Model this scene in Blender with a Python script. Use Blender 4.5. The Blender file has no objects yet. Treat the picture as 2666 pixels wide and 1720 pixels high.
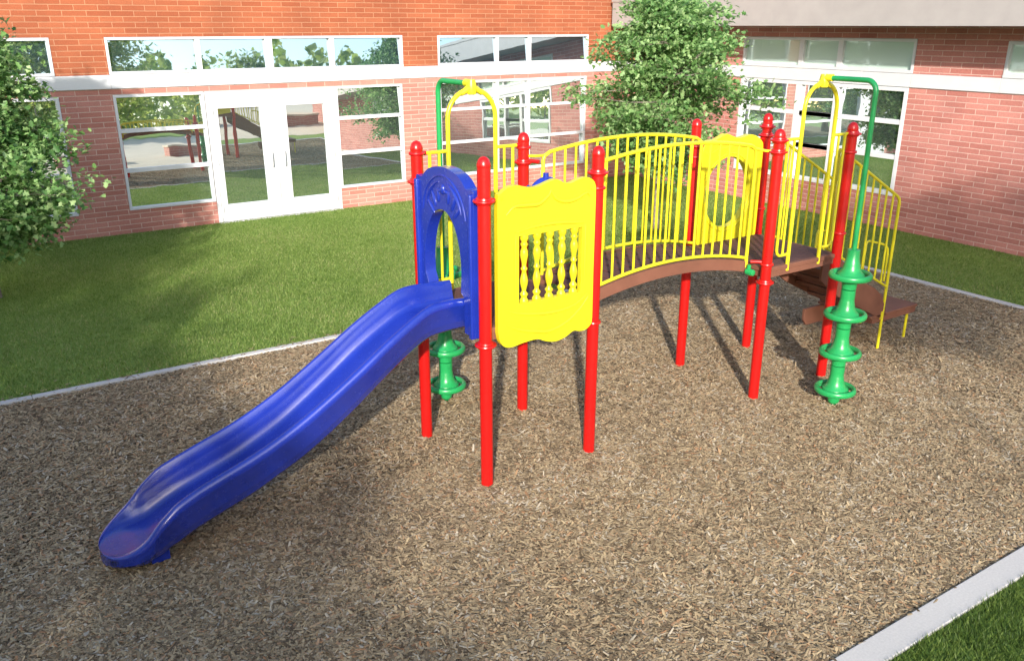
import bpy, bmesh, math, random
import numpy as np
from mathutils import Vector, Matrix
from mathutils.geometry import delaunay_2d_cdt

random.seed(4)
sc = bpy.context.scene
COL = sc.collection
S = 1.143                      # post spacing of a tower
XB = 3.425                     # where the second tower starts
rad = math.radians

# ------------------------------------------------------------------ materials
def new_mat(name):
    m = bpy.data.materials.new(name); m.use_nodes = True
    nt = m.node_tree
    return m, nt, nt.nodes['Principled BSDF'], nt.nodes, nt.links

def tex_coord(n, l, scale=1.0):
    tc = n.new('ShaderNodeTexCoord'); mp = n.new('ShaderNodeMapping')
    mp.inputs['Scale'].default_value = (scale,)*3
    l.new(tc.outputs['Object'], mp.inputs['Vector'])
    return mp.outputs['Vector']

def noise(n, l, vec, scale, detail=4, rough=.6):
    t = n.new('ShaderNodeTexNoise'); t.inputs['Scale'].default_value = scale
    t.inputs['Detail'].default_value = detail; t.inputs['Roughness'].default_value = rough
    l.new(vec, t.inputs['Vector']); return t

def ramp(n, l, fac, stops):
    r = n.new('ShaderNodeValToRGB'); cr = r.color_ramp
    while len(cr.elements) < len(stops): cr.elements.new(.5)
    for e, (p, c) in zip(cr.elements, stops):
        e.position = p; e.color = (*c, 1)
    l.new(fac, r.inputs['Fac']); return r

def bump(n, l, h, strength, dist, bsdf, prev=None):
    b = n.new('ShaderNodeBump'); b.inputs['Strength'].default_value = strength
    b.inputs['Distance'].default_value = dist
    l.new(h, b.inputs['Height'])
    if prev: l.new(prev, b.inputs['Normal'])
    l.new(b.outputs['Normal'], bsdf.inputs['Normal']); return b.outputs['Normal']

def paint(name, c, rough=.35, var=.06, spec=.5, coat=0.0, bs=.05):
    m, nt, b, n, l = new_mat(name)
    v = tex_coord(n, l)
    t = noise(n, l, v, 3.0, 5)
    lo = tuple(max(0, x*(1-var*1.5)) for x in c); hi = tuple(min(1, x*(1+var)) for x in c)
    r = ramp(n, l, t.outputs['Fac'], [(.3, lo), (.7, hi)])
    l.new(r.outputs['Color'], b.inputs['Base Color'])
    t2 = noise(n, l, v, 18.0, 4)
    mr = n.new('ShaderNodeMapRange'); mr.inputs['To Min'].default_value = rough-.05; mr.inputs['To Max'].default_value = rough+.09
    l.new(t2.outputs['Fac'], mr.inputs['Value']); l.new(mr.outputs['Result'], b.inputs['Roughness'])
    t3 = noise(n, l, v, 60.0, 2)
    bump(n, l, t3.outputs['Fac'], bs, .003, b)
    b.inputs['Specular IOR Level'].default_value = spec
    b.inputs['Coat Weight'].default_value = coat; b.inputs['Coat Roughness'].default_value = .15
    return m

M = {}
M['yellow'] = paint('yellow_powder_coat', (.64, .57, .018), .32)
M['yellow_plastic'] = paint('yellow_plastic', (.58, .505, .013), .34)
M['red'] = paint('red_powder_coat', (.46, .0065, .0055), .28)
M['blue'] = paint('blue_plastic', (.010, .028, .29), .24, .10, .5, .5, .0)
M['green'] = paint('green_plastic', (.014, .27, .075), .3)
M['brown'] = paint('brown_deck_coating', (.175, .072, .046), .6, .1, .35)
M['tread'] = paint('dark_tread_coating', (.088, .040, .036), .6, .1, .3)
M['white'] = paint('white_frame_paint', (.56, .57, .595), .4, .03)
M['fascia'] = paint('pale_metal_fascia', (.33, .305, .295), .45, .05)
M['soffit'] = paint('soffit_paint', (.25, .22, .2), .7)
M['steel'] = paint('brushed_steel', (.55, .55, .56), .3)
M['dark_metal'] = paint('dark_metal', (.05, .06, .06), .5)
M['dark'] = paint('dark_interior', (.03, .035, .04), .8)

def brick_mat(name, c1, c2, mortar):
    m, nt, b, n, l = new_mat(name)
    tc = n.new('ShaderNodeTexCoord'); sp = n.new('ShaderNodeSeparateXYZ'); l.new(tc.outputs['Object'], sp.inputs[0])
    ad = n.new('ShaderNodeMath'); l.new(sp.outputs['X'], ad.inputs[0]); l.new(sp.outputs['Y'], ad.inputs[1])
    cb = n.new('ShaderNodeCombineXYZ'); l.new(ad.outputs[0], cb.inputs['X']); l.new(sp.outputs['Z'], cb.inputs['Y'])
    # slight wobble so courses are not ruler-straight
    nz = noise(n, l, tc.outputs['Object'], 9.0, 3)
    vm = n.new('ShaderNodeVectorMath'); vm.operation = 'MULTIPLY_ADD'
    vm.inputs[1].default_value = (.008, .006, 0)
    l.new(nz.outputs['Color'], vm.inputs[0]); l.new(cb.outputs[0], vm.inputs[2])
    bt = n.new('ShaderNodeTexBrick'); l.new(vm.outputs[0], bt.inputs['Vector'])
    bt.inputs['Scale'].default_value = 1.0; bt.inputs['Brick Width'].default_value = .40
    bt.inputs['Row Height'].default_value = .098; bt.inputs['Mortar Size'].default_value = .0075
    bt.inputs['Mortar Smooth'].default_value = .25; bt.inputs['Bias'].default_value = 0
    bt.inputs['Color1'].default_value = (*c1, 1); bt.inputs['Color2'].default_value = (*c2, 1)
    bt.inputs['Mortar'].default_value = (*mortar, 1)
    big = noise(n, l, tc.outputs['Object'], .9, 5)
    sm = noise(n, l, tc.outputs['Object'], 45.0, 5, .7)
    r = ramp(n, l, big.outputs['Fac'], [(.3, (.82, .82, .84)), (.7, (1.08, 1.06, 1.04))])
    r2 = ramp(n, l, sm.outputs['Fac'], [(.25, (.80, .80, .80)), (.75, (1.14, 1.14, 1.14))])
    m1 = n.new('ShaderNodeMix'); m1.data_type = 'RGBA'; m1.blend_type = 'MULTIPLY'; m1.inputs['Factor'].default_value = 1
    l.new(bt.outputs['Color'], m1.inputs['A']); l.new(r.outputs['Color'], m1.inputs['B'])
    m2 = n.new('ShaderNodeMix'); m2.data_type = 'RGBA'; m2.blend_type = 'MULTIPLY'; m2.inputs['Factor'].default_value = 1
    l.new(m1.outputs['Result'], m2.inputs['A']); l.new(r2.outputs['Color'], m2.inputs['B'])
    l.new(m2.outputs['Result'], b.inputs['Base Color'])
    b.inputs['Roughness'].default_value = .85; b.inputs['Specular IOR Level'].default_value = .25
    inv = n.new('ShaderNodeMath'); inv.operation = 'SUBTRACT'; inv.inputs[0].default_value = 1
    l.new(bt.outputs['Fac'], inv.inputs[1])
    p = bump(n, l, inv.outputs[0], .6, .008, b)
    bump(n, l, sm.outputs['Fac'], .25, .004, b, p)
    return m
M['brick_up'] = brick_mat('orange_brick', (.275, .078, .036), (.335, .106, .05), (.40, .20, .115))
M['brick_lo'] = brick_mat('pink_red_brick', (.41, .165, .13), (.49, .225, .185), (.57, .41, .35))
M['brick_right'] = brick_mat('red_brick', (.40, .15, .125), (.50, .215, .183), (.58, .40, .35))

def glass_mat(name, refl, tint, base=(.02, .035, .035)):
    m, nt, b, n, l = new_mat(name)
    b.inputs['Base Color'].default_value = (*base, 1); b.inputs['Roughness'].default_value = .05
    g = n.new('ShaderNodeBsdfGlossy'); g.inputs['Color'].default_value = (*tint, 1); g.inputs['Roughness'].default_value = .012
    v = tex_coord(n, l); t = noise(n, l, v, 1.3, 2)
    bp = n.new('ShaderNodeBump'); bp.inputs['Strength'].default_value = .035; bp.inputs['Distance'].default_value = .03
    l.new(t.outputs['Fac'], bp.inputs['Height']); l.new(bp.outputs['Normal'], g.inputs['Normal'])
    mx = n.new('ShaderNodeMixShader'); mx.inputs['Fac'].default_value = refl
    l.new(b.outputs[0], mx.inputs[1]); l.new(g.outputs[0], mx.inputs[2])
    l.new(mx.outputs[0], n['Material Output'].inputs['Surface'])
    return m
M['glass'] = glass_mat('coated_glass', .78, (.92, 1.0, 1.0), (.10, .135, .13))  # lifted base colour paints a pale hazy veil over the reflections
M['glass_sky'] = glass_mat('sky_tint_glass', .62, (.72, .88, 1.0), (.03, .05, .07))  # blue of the reflected sky is put into the glossy tint
M['glass_mint'] = glass_mat('mint_reflection_glass', .12, (.80, .97, .93), (.50, .63, .57))  # bright mint reflection painted as diffuse base colour, no blinds behind

def ground_mat(name, stops, scale, rough=.95, b_s=.5, b_d=.02, aniso=False):
    m, nt, b, n, l = new_mat(name)
    v = tex_coord(n, l)
    t = noise(n, l, v, scale, 6, .7)
    t2 = noise(n, l, v, .6, 4)
    mx = n.new('ShaderNodeMath'); mx.operation = 'MULTIPLY_ADD'; mx.inputs[1].default_value = .35
    l.new(t2.outputs['Fac'], mx.inputs[0]); l.new(t.outputs['Fac'], mx.inputs[2])
    sb = n.new('ShaderNodeMath'); sb.operation = 'SUBTRACT'; sb.inputs[1].default_value = .17
    l.new(mx.outputs[0], sb.inputs[0])
    r = ramp(n, l, sb.outputs[0], stops)
    l.new(r.outputs['Color'], b.inputs['Base Color'])
    b.inputs['Roughness'].default_value = rough; b.inputs['Specular IOR Level'].default_value = .15
    bump(n, l, t.outputs['Fac'], b_s, b_d, b)
    return m
M['chip_bed'] = ground_mat('wood_chip_ground', [(.3, (.08, .058, .038)), (.5, (.19, .142, .09)), (.72, (.30, .23, .145))], 55, b_s=.9, b_d=.03)
M['lawn'] = ground_mat('lawn_ground', [(.3, (.09, .15, .03)), (.55, (.18, .27, .06)), (.75, (.26, .34, .10))], 40)
M['kerb'] = ground_mat('concrete_kerb', [(.3, (.42, .41, .405)), (.6, (.50, .49, .48)), (.8, (.56, .55, .535))], 60, b_s=.15, b_d=.004)
M['paving'] = ground_mat('pale_paving', [(.3, (.50, .43, .34)), (.7, (.66, .58, .47))], 12, b_s=.1, b_d=.01)

def island_mat(name, stops, rough=.7, trans=0.0, spec=.25, patch=None, PA=1.0):
    m, nt, b, n, l = new_mat(name)
    g = n.new('ShaderNodeNewGeometry')
    fac = g.outputs['Random Per Island']
    if patch:
        t = noise(n, l, g.outputs['Position'], patch, 4, .65)
        ma = n.new('ShaderNodeMath'); ma.operation = 'MULTIPLY_ADD'; ma.inputs[1].default_value = PA
        l.new(t.outputs['Fac'], ma.inputs[0]); l.new(fac, ma.inputs[2])
        sb = n.new('ShaderNodeMath'); sb.operation = 'SUBTRACT'; sb.inputs[1].default_value = PA/2; l.new(ma.outputs[0], sb.inputs[0])
        fac = sb.outputs[0]
    r = ramp(n, l, fac, stops)
    l.new(r.outputs['Color'], b.inputs['Base Color'])
    b.inputs['Roughness'].default_value = rough; b.inputs['Specular IOR Level'].default_value = spec
    if trans:
        tr = n.new('ShaderNodeBsdfTranslucent'); l.new(r.outputs['Color'], tr.inputs['Color'])
        mx = n.new('ShaderNodeMixShader'); mx.inputs['Fac'].default_value = trans
        l.new(b.outputs[0], mx.inputs[1]); l.new(tr.outputs[0], mx.inputs[2])
        l.new(mx.outputs[0], n['Material Output'].inputs['Surface'])
    return m
M['chips'] = island_mat('wood_chips', [(0, (.10, .07, .042)), (.25, (.205, .150, .090)), (.55, (.315, .238, .142)), (.80, (.42, .325, .198)), (.9, (.31, .165, .082)), (.94, (.40, .34, .25)), (1, (.45, .39, .30))], .85, patch=1.1, PA=.5)
M['grass'] = island_mat('grass_blades', [(0, (.10, .175, .03)), (.5, (.19, .285, .065)), (.85, (.265, .345, .10)), (1, (.34, .35, .15))], .55, .4, patch=.55)
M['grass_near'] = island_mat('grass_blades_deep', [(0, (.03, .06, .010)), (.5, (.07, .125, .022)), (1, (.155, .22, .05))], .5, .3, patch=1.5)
M['leaf'] = island_mat('tree_leaves', [(0, (.07, .18, .04)), (.35, (.17, .33, .10)), (.75, (.29, .45, .17)), (1, (.38, .53, .24))], .5, .42, .5, patch=1.2)
M['leaf_far'] = island_mat('far_leaves', [(0, (.18, .28, .05)), (.6, (.38, .46, .11)), (1, (.52, .53, .18))], .6, .5)
M['bark'] = ground_mat('bark', [(.3, (.12, .095, .08)), (.7, (.34, .29, .25))], 25, b_s=.8, b_d=.02)

# ------------------------------------------------------------------ mesh helpers
class MB:
    def __init__(s): s.v = []; s.f = []
    def add(s, v, f):
        o = len(s.v); s.v += [tuple(p) for p in v]; s.f += [tuple(i+o for i in q) for q in f]; return s
    def box(s, x0, x1, y0, y1, z0, z1):
        v = [(x0,y0,z0),(x1,y0,z0),(x1,y1,z0),(x0,y1,z0),(x0,y0,z1),(x1,y0,z1),(x1,y1,z1),(x0,y1,z1)]
        return s.add(v, [(0,3,2,1),(4,5,6,7),(0,1,5,4),(1,2,6,5),(2,3,7,6),(3,0,4,7)])
    def tube(s, pts, r, seg=12, closed=False, caps=True):
        P = [Vector(p) for p in pts]; n = len(P)
        R = r if isinstance(r, (list, tuple)) else [r]*n
        T = []
        for i in range(n):
            a = P[(i-1) % n] if closed or i > 0 else P[i]
            b = P[(i+1) % n] if closed or i < n-1 else P[i]
            T.append((b-a).normalized())
        up = Vector((0,0,1)) if abs(T[0].z) < .9 else Vector((1,0,0))
        N = T[0].cross(up).normalized(); v = []; f = []
        for i in range(n):
            if i: 
                N = (N - T[i]*N.dot(T[i])).normalized()
            B = T[i].cross(N)
            for k in range(seg):
                a = 2*math.pi*k/seg
                v.append(P[i] + (N*math.cos(a)+B*math.sin(a))*R[i])
        m = n if closed else n-1
        for i in range(m):
            j = (i+1) % n
            for k in range(seg):
                k2 = (k+1) % seg
                f.append((i*seg+k, i*seg+k2, j*seg+k2, j*seg+k))
        if caps and not closed:
            f.append(tuple(range(seg-1, -1, -1))); f.append(tuple((n-1)*seg+k for k in range(seg)))
        return s.add(v, f)
    def lathe(s, prof, c=(0,0,0), seg=24, axis='z'):
        v = []; f = []
        for (r, z) in prof:
            for k in range(seg):
                a = 2*math.pi*k/seg; p = (r*math.cos(a), r*math.sin(a), z)
                if axis == 'x': p = (p[2], p[0], p[1])
                if axis == 'y': p = (p[0], p[2], p[1])
                v.append((p[0]+c[0], p[1]+c[1], p[2]+c[2]))
        for i in range(len(prof)-1):
            for k in range(seg):
                k2 = (k+1) % seg
                f.append((i*seg+k, i*seg+k2, (i+1)*seg+k2, (i+1)*seg+k))
        f.append(tuple(range(seg-1,-1,-1))); f.append(tuple((len(prof)-1)*seg+k for k in range(seg)))
        return s.add(v, f)
    def torus(s, c, R, r, axis='z', seg=36, rs=10, zs=1.0):
        v = []; f = []
        for i in range(seg):
            a = 2*math.pi*i/seg
            for k in range(rs):
                b = 2*math.pi*k/rs
                rr = R + r*math.cos(b); p = (rr*math.cos(a), rr*math.sin(a), r*zs*math.sin(b))
                if axis == 'y': p = (p[0], p[2], p[1])
                if axis == 'x': p = (p[2], p[0], p[1])
                v.append((p[0]+c[0], p[1]+c[1], p[2]+c[2]))
        for i in range(seg):
            for k in range(rs):
                f.append((i*rs+k, ((i+1)%seg)*rs+k, ((i+1)%seg)*rs+(k+1)%rs, i*rs+(k+1)%rs))
        return s.add(v, f)
    def ellipsoid(s, c, rx, ry, rz, u=14, w=8, rot=0.0, plane=None):
        v = []; f = []
        for j in range(w+1):
            t = math.pi*j/w
            for i in range(u):
                a = 2*math.pi*i/u
                p = [rx*math.sin(t)*math.cos(a), ry*math.sin(t)*math.sin(a), rz*math.cos(t)]
                if rot:
                    if plane == 'x': p[1], p[2] = p[1]*math.cos(rot)-p[2]*math.sin(rot), p[1]*math.sin(rot)+p[2]*math.cos(rot)
                    else: p[0], p[2] = p[0]*math.cos(rot)-p[2]*math.sin(rot), p[0]*math.sin(rot)+p[2]*math.cos(rot)
                v.append((p[0]+c[0], p[1]+c[1], p[2]+c[2]))
        for j in range(w):
            for i in range(u):
                f.append((j*u+i, j*u+(i+1)%u, (j+1)*u+(i+1)%u, (j+1)*u+i))
        return s.add(v, f)
    def panel(s, outline, holes, mapf, t0, t1):
        """flat plate with holes: outline and holes are 2D loops, mapf(u,w,t) -> 3D"""
        verts = []; edges = []
        for lp in [outline]+holes:
            o = len(verts); verts += [Vector(p) for p in lp]
            edges += [(o+i, o+(i+1) % len(lp)) for i in range(len(lp))]
        vo, eo, fo, ov, oe, of = delaunay_2d_cdt(verts, edges, [], 1, 1e-6)
        def inside(p, lp):
            c = False; j = len(lp)-1
            for i in range(len(lp)):
                if (lp[i][1] > p[1]) != (lp[j][1] > p[1]) and p[0] < (lp[j][0]-lp[i][0])*(p[1]-lp[i][1])/(lp[j][1]-lp[i][1])+lp[i][0]: c = not c
                j = i
            return c
        tris = []
        for q in fo:
            m = sum((vo[i] for i in q), Vector((0,0)))/len(q)
            if inside(m, outline) and not any(inside(m, h) for h in holes): tris.append(tuple(q))
        nv = len(vo)
        cnt = {}
        for q in tris:
            for i in range(len(q)):
                a, b = q[i], q[(i+1) % len(q)]; cnt[(a,b)] = 1
        v = [mapf(p.x, p.y, t0) for p in vo]+[mapf(p.x, p.y, t1) for p in vo]
        f = [tuple(reversed(q)) for q in tris]+[tuple(i+nv for i in q) for q in tris]
        for (a, b) in cnt:
            if (b, a) not in cnt: f.append((a, b, b+nv, a+nv))
        return s.add(v, f)
    def mesh(s, name, mat, smooth=True, bevel=None, sharp=38):
        me = bpy.data.meshes.new(name); me.from_pydata(s.v, [], s.f); me.update()
        bm = bmesh.new(); bm.from_mesh(me)
        bmesh.ops.recalc_face_normals(bm, faces=bm.faces); bm.to_mesh(me); bm.free()
        if mat is not None:
            for m_ in (mat if isinstance(mat, list) else [mat]): me.materials.append(m_)
        if smooth:
            me.polygons.foreach_set('use_smooth', [True]*len(me.polygons))
            try: me.set_sharp_from_angle(angle=rad(sharp))
            except Exception: pass
        return me
    def build(s, name, mat, parent=None, smooth=True, bevel=None, sharp=38, loc=None):
        return link(name, s.mesh(name, mat, smooth, bevel, sharp), parent, bevel, loc)

def link(name, me, parent=None, bevel=None, loc=None):
    o = bpy.data.objects.new(name, me); COL.objects.link(o)
    if loc is not None: o.location = loc
    if parent is not None:
        o.parent = parent; o.matrix_parent_inverse = world_of(parent).inverted()
    if bevel:
        b = o.modifiers.new('bevel', 'BEVEL'); b.width = bevel; b.segments = 3; b.limit_method = 'ANGLE'; b.angle_limit = rad(50)
        b.harden_normals = False
    return o
def world_of(o):
    m = Matrix.Translation(o.location) @ o.rotation_euler.to_matrix().to_4x4()
    return world_of(o.parent) @ o.matrix_parent_inverse @ m if o.parent else m
def empty(name, loc, label, cat, group=None):
    o = bpy.data.objects.new(name, None); COL.objects.link(o); o.location = loc; o.empty_display_size = .2
    return tag(o, label, cat, group)
def tag(o, label=None, cat=None, group=None, kind=None):
    if label: o['label'] = label
    if cat: o['category'] = cat
    if group: o['group'] = group
    if kind: o['kind'] = kind
    return o
def np_mesh(name, V, F, mat):
    """V (n,3), F (m,k) all same size"""
    me = bpy.data.meshes.new(name); k = F.shape[1]
    me.vertices.add(len(V)); me.vertices.foreach_set('co', V.astype(np.float32).ravel())
    me.loops.add(F.size); me.loops.foreach_set('vertex_index', F.astype(np.int32).ravel())
    me.polygons.add(len(F)); me.polygons.foreach_set('loop_start', np.arange(0, F.size, k, dtype=np.int32))
    me.polygons.foreach_set('loop_total', np.full(len(F), k, dtype=np.int32))
    me.update(calc_edges=True); me.materials.append(mat); return me
def spline(pts, n):
    P = [Vector(p) for p in pts]; P = [P[0]*2-P[1]]+P+[P[-1]*2-P[-2]]; out = []
    m = len(P)-3
    for i in range(m):
        for k in range(n):
            t = k/n; a, b, c, d = P[i:i+4]
            out.append(.5*((2*b)+(c-a)*t+(2*a-5*b+4*c-d)*t*t+(3*b-a-3*c+d)*t**3))
    out.append(P[-2]); return out
def arc(cx, cz, r, a0, a1, n): return [(cx+r*math.cos(rad(a0+(a1-a0)*i/n)), cz+r*math.sin(rad(a0+(a1-a0)*i/n))) for i in range(n+1)]

# ================================================================== GROUND
g = MB(); g.add([(-300,-300,-.03),(300,-300,-.03),(300,300,-.03),(-300,300,-.03)], [(0,1,2,3)])
o = g.build('ground', M['lawn'], smooth=False); tag(o, kind='structure')
def sheet(name, x0, x1, y0, y1, z, mat):
    m = MB(); m.add([(x0,y0,z),(x1,y0,z),(x1,y1,z),(x0,y1,z)], [(0,1,2,3)])
    return tag(m.build(name, mat, smooth=False), kind='structure')
sheet('wood_chip_bed', -14, 9.08, -3.13, 4.30, 0.0, M['chip_bed'])
sheet('lawn', -14, 12.12, 4.39, 12.14, .012, M['lawn'])
sheet('side_lawn', 9.18, 12.12, -12, 4.39, .012, M['lawn'])
sheet('front_lawn', -14, 9.18, -5.2, -3.33, .012, M['lawn'])
sheet('courtyard_paving', -7.5, 32, -40, -5.2, .016, M['paving'])
k = MB()
def kerb_run(x0, x1, y0, y1, along, step):
    a, b = (x0, x1) if along == 'x' else (y0, y1)
    while a < b-.01:
        e = min(b, a+step)
        if along == 'x': k.box(a+.002, e-.002, y0, y1, -.05, .034)
        else: k.box(x0, x1, a+.002, e-.002, -.05, .034)
        a = e
kerb_run(-14, 9.18, 4.30, 4.39, 'x', 1.8); kerb_run(9.08, 9.18, -3.13, 4.30, 'y', 1.8); kerb_run(-14, 9.18, -3.33, -3.13, 'x', 4.6)
tag(k.build('kerb', M['kerb'], bevel=.008), kind='structure')

rng = np.random.default_rng(7)
def blades(name, regions, mat, w, h, seed):
    r = np.random.default_rng(seed); Vs = []
    for (x0, x1, y0, y1, n) in regions:
        p = np.c_[r.uniform(x0, x1, n), r.uniform(y0, y1, n), np.full(n, .01)]
        a = r.uniform(0, 2*np.pi, n); hh = h*r.uniform(.5, 1.25, n); ww = w*r.uniform(.6, 1.2, n)
        d = np.c_[np.cos(a), np.sin(a), np.zeros(n)]*ww[:, None]
        b = r.uniform(0, 2*np.pi, n); ln = hh*r.uniform(.1, .9, n)
        up = np.c_[np.cos(b)*ln, np.sin(b)*ln, hh]
        Vs.append(np.stack([p-d, p+d, p+d*.6+up*.55, p+up, p-d*.6+up*.55], 1).reshape(-1, 3))
    V = np.concatenate(Vs); n = len(V)//5
    me = np_mesh(name, V, np.arange(n*5).reshape(n, 5), mat)
    o = link(name, me); return o
tag(blades('grass', [(-5.2, 9.08, 4.40, 12.08, 300000), (9.19, 12.08, -1.2, 12.08, 65000)], M['grass'], .0065, .036, 1),
    'short mown grass of the lawn along the brick school walls', 'grass', kind='stuff')
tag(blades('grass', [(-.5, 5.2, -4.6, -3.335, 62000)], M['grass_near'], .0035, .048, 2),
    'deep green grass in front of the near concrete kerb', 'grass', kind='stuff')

def chips(n, n_near):
    r = np.random.default_rng(11)
    x = np.concatenate([r.uniform(-5.0, 9.06, n), r.uniform(-4.2, 5.5, n_near)])
    y = np.concatenate([r.uniform(-3.12, 4.29, n), r.uniform(-3.12, .6, n_near)])
    bx = [(px_, py_) for px_ in (0, S, XB, XB+S) for py_ in (0, S)]+[(4.003, -.6), (.575, 1.775), (5.91, .19), (5.91, .955), (-2.72, .57)]
    ba = r.uniform(0, 2*np.pi, (len(bx), 170)); br_ = .045+np.abs(r.normal(0, .075, (len(bx), 170)))
    ex = np.concatenate([b_[0]+np.cos(a_)*q_ for b_, a_, q_ in zip(bx, ba, br_)]); ey = np.concatenate([b_[1]+np.sin(a_)*q_ for b_, a_, q_ in zip(bx, ba, br_)])
    # a few strays lie on the kerb and on the lawn edge
    sx_ = r.uniform(-4, 9, 260); sy_ = 4.30+np.abs(r.normal(0, .10, 260)); tx_ = r.uniform(-1, 5, 14); ty_ = -3.13-np.abs(r.normal(0, .03, 14))
    n0 = len(x); x = np.concatenate([x, ex, sx_, tx_]); y = np.concatenate([y, ey, sy_, ty_])
    zx = np.zeros(len(x)); zx[n0:n0+len(ex)] = (.028*np.exp(-np.concatenate(br_)/.09)); zx[n0+len(ex):] = .028
    N = len(x); L = r.gamma(5, .0044, N)+.006; W = r.uniform(.0045, .0125, N); H = r.uniform(.0015, .0045, N)
    a = r.uniform(0, 2*np.pi, N)
    tilt = r.normal(0, .15, N); bend = r.normal(0, .35, N)
    z = r.uniform(.002, .02, N)+zx
    c, s = np.cos(a), np.sin(a)
    # local: strip of 3 stations x (2 base + 1 ridge)
    loc = []
    for t in (-1, 0, 1):
        ww = W*(1 if t == 0 else .7)
        bz = bend*L*.35*(t*t)
        off = bend*L*.25*(1-abs(t))
        for (sy, sz) in ((-1, 0), (0, 1), (1, 0)):
            lx = t*L; ly = sy*ww+off; lz = sz*H + np.tan(tilt)*lx + np.abs(bz)*.5
            loc.append(np.c_[x+lx*c-ly*s, y+lx*s+ly*c, z+lz])
    V = np.stack(loc, 1).reshape(-1, 3)
    q = np.array([(0,1,4,3),(1,2,5,4),(3,4,7,6),(4,5,8,7)])
    F = (np.arange(N)[:, None, None]*9+q[None]).reshape(-1, 4)
    V[:, 2] = np.maximum(V[:, 2], -.01)
    return link('wood_chips', np_mesh('wood_chips', V, F, M['chips']))
tag(chips(330000, 130000), 'loose shredded wood chips covering the play area', 'wood chips', kind='stuff')

# ================================================================== PLAY STRUCTURE
PS = empty('play_structure', (2.28, .57, 0), 'red, yellow and blue playground structure with slide, arched bridge and green climbers', 'playground')

PX = [0, S, XB, XB+S]
posts = [(0,0),(1,0),(2,0),(3,0),(0,1),(1,1),(2,1),(3,1)]
pr = MB(); R0 = .055
pr.lathe([(R0*.96, -.02), (R0, .0), (R0, 2.835)], seg=28)
post_me = pr.mesh('post', M['red'])
cp = MB(); cp.lathe([(R0, 2.825), (R0+.002, 2.83), (R0+.002, 2.845), (R0*.97, 2.862), (R0*.82, 2.885), (R0*.55, 2.902), (R0*.22, 2.91), (.001, 2.912)], seg=28)
cap_me = cp.mesh('post_cap', M['red'])
def collar_mesh(big):
    m = MB(); r = R0+.001
    if big: m.lathe([(r, -.03), (r+.012, -.026), (r+.016, -.012), (r+.034, -.008), (r+.038, 0), (r+.034, .010), (r+.014, .014), (r+.010, .028), (r, .032)], seg=28)
    else: m.lathe([(r, -.016), (r+.012, -.012), (r+.017, 0), (r+.012, .012), (r, .016)], seg=28)
    return m.mesh('collar', M['red'])
cbig, csml = collar_mesh(True), collar_mesh(False)
rings = {(0,0): [(2.56,1),(1.345,1)], (1,0): [(2.685,1),(2.555,0),(1.335,0)], (2,0): [(2.80,1),(2.685,1),(1.535,0),(1.34,1)],
         (3,0): [(2.79,1),(2.60,0),(1.72,0)], (0,1): [(2.80,0),(2.55,1),(1.345,1)], (1,1): [(2.77,0),(2.63,1),(1.34,0)],
         (2,1): [(2.62,1),(2.50,0),(1.34,0)], (3,1): [(2.76,1),(2.66,1),(1.80,0),(1.34,0)]}
for (i, j) in posts:
    x, y = PX[i], j*S
    p = link('post', post_me, PS, loc=(x, y, 0))
    link('post_cap', cap_me, p, loc=(x, y, 0))
    for z, b in rings[(i, j)]: link('collar', cbig if b else csml, p, loc=(x, y, z))

def lug(x0, y0, x1, y1, z, r=.019, mat='red', name='clamp'):
    m = MB(); m.tube([(x0, y0, z), ((x0+x1)/2, (y0+y1)/2, z+.004), (x1, y1, z)], r, 12)
    m.build(name, M[mat], PS)

# ---- decks
for x0 in (0, XB):
    d = MB()
    d.box(x0+.012, x0+S-.012, -.006, S+.006, 1.375, 1.44)
    d.box(x0-.004, x0+S+.004, -.018, S+.018, 1.44, 1.49)
    dk = d.build('deck', M['brown'], PS, bevel=.008)
    sb = MB(); sb.box(x0+.05, x0+S-.05, .03, S-.03, 1.4895, 1.492)          # slotted tread ribs on the deck
    for q in range(20):
        yy = .05+q*(S-.1)/19
        sb.box(x0+.07, x0+S-.07, yy-.012, yy+.012, 1.4895, 1.4945)
    sb.build('tread_ribs', M['tread'], dk, bevel=.002)

# ---- slide
tab = [ # x, rim z, floor z, bottom z
 (.14,1.680,1.500,1.405),(.02,1.685,1.500,1.402),(-.2,1.694,1.498,1.395),(-.38,1.672,1.472,1.365),(-.59,1.565,1.355,1.245),(-.82,1.425,1.205,1.085),
 (-1.06,1.262,1.025,.905),(-1.30,1.105,.855,.74),(-1.53,.965,.705,.60),(-1.75,.85,.59,.495),(-1.97,.755,.49,.395),(-2.25,.655,.39,.295),(-2.42,.590,.325,.235),(-2.54,.535,.268,.18),(-2.62,.475,.225,.152),(-2.70,.405,.185,.11),(-2.80,.296,.166,.09),(-2.9,.228,.162,.075),(-3.0,.182,.156,.068),(-3.08,.165,.152,.066)]
cr = spline([(a, b, c) for a, b, c, d in tab], 6); cd_ = spline([(a, d, 0) for a, b, c, d in tab], 6)
stations = [(p.x, p.y, p.z, q.y) for p, q in zip(cr, cd_)]
stations = [s for s in stations if s[0] > -2.76]
def interp(x, k):
    for a, b in zip(cr, cr[1:]):
        if b.x <= x <= a.x:
            t = (a.x-x)/(a.x-b.x); return (a.y+(b.y-a.y)*t, a.z+(b.z-a.z)*t)[k]
    return (cr[-1].y, cr[-1].z)[k]
for i in range(1, 25):
    x = -2.76-.318*math.sin(rad(90*i/24.2)); stations.append((x, interp(x, 0), interp(x, 1), interp(x, 1)-.092))
YC = .572
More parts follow.
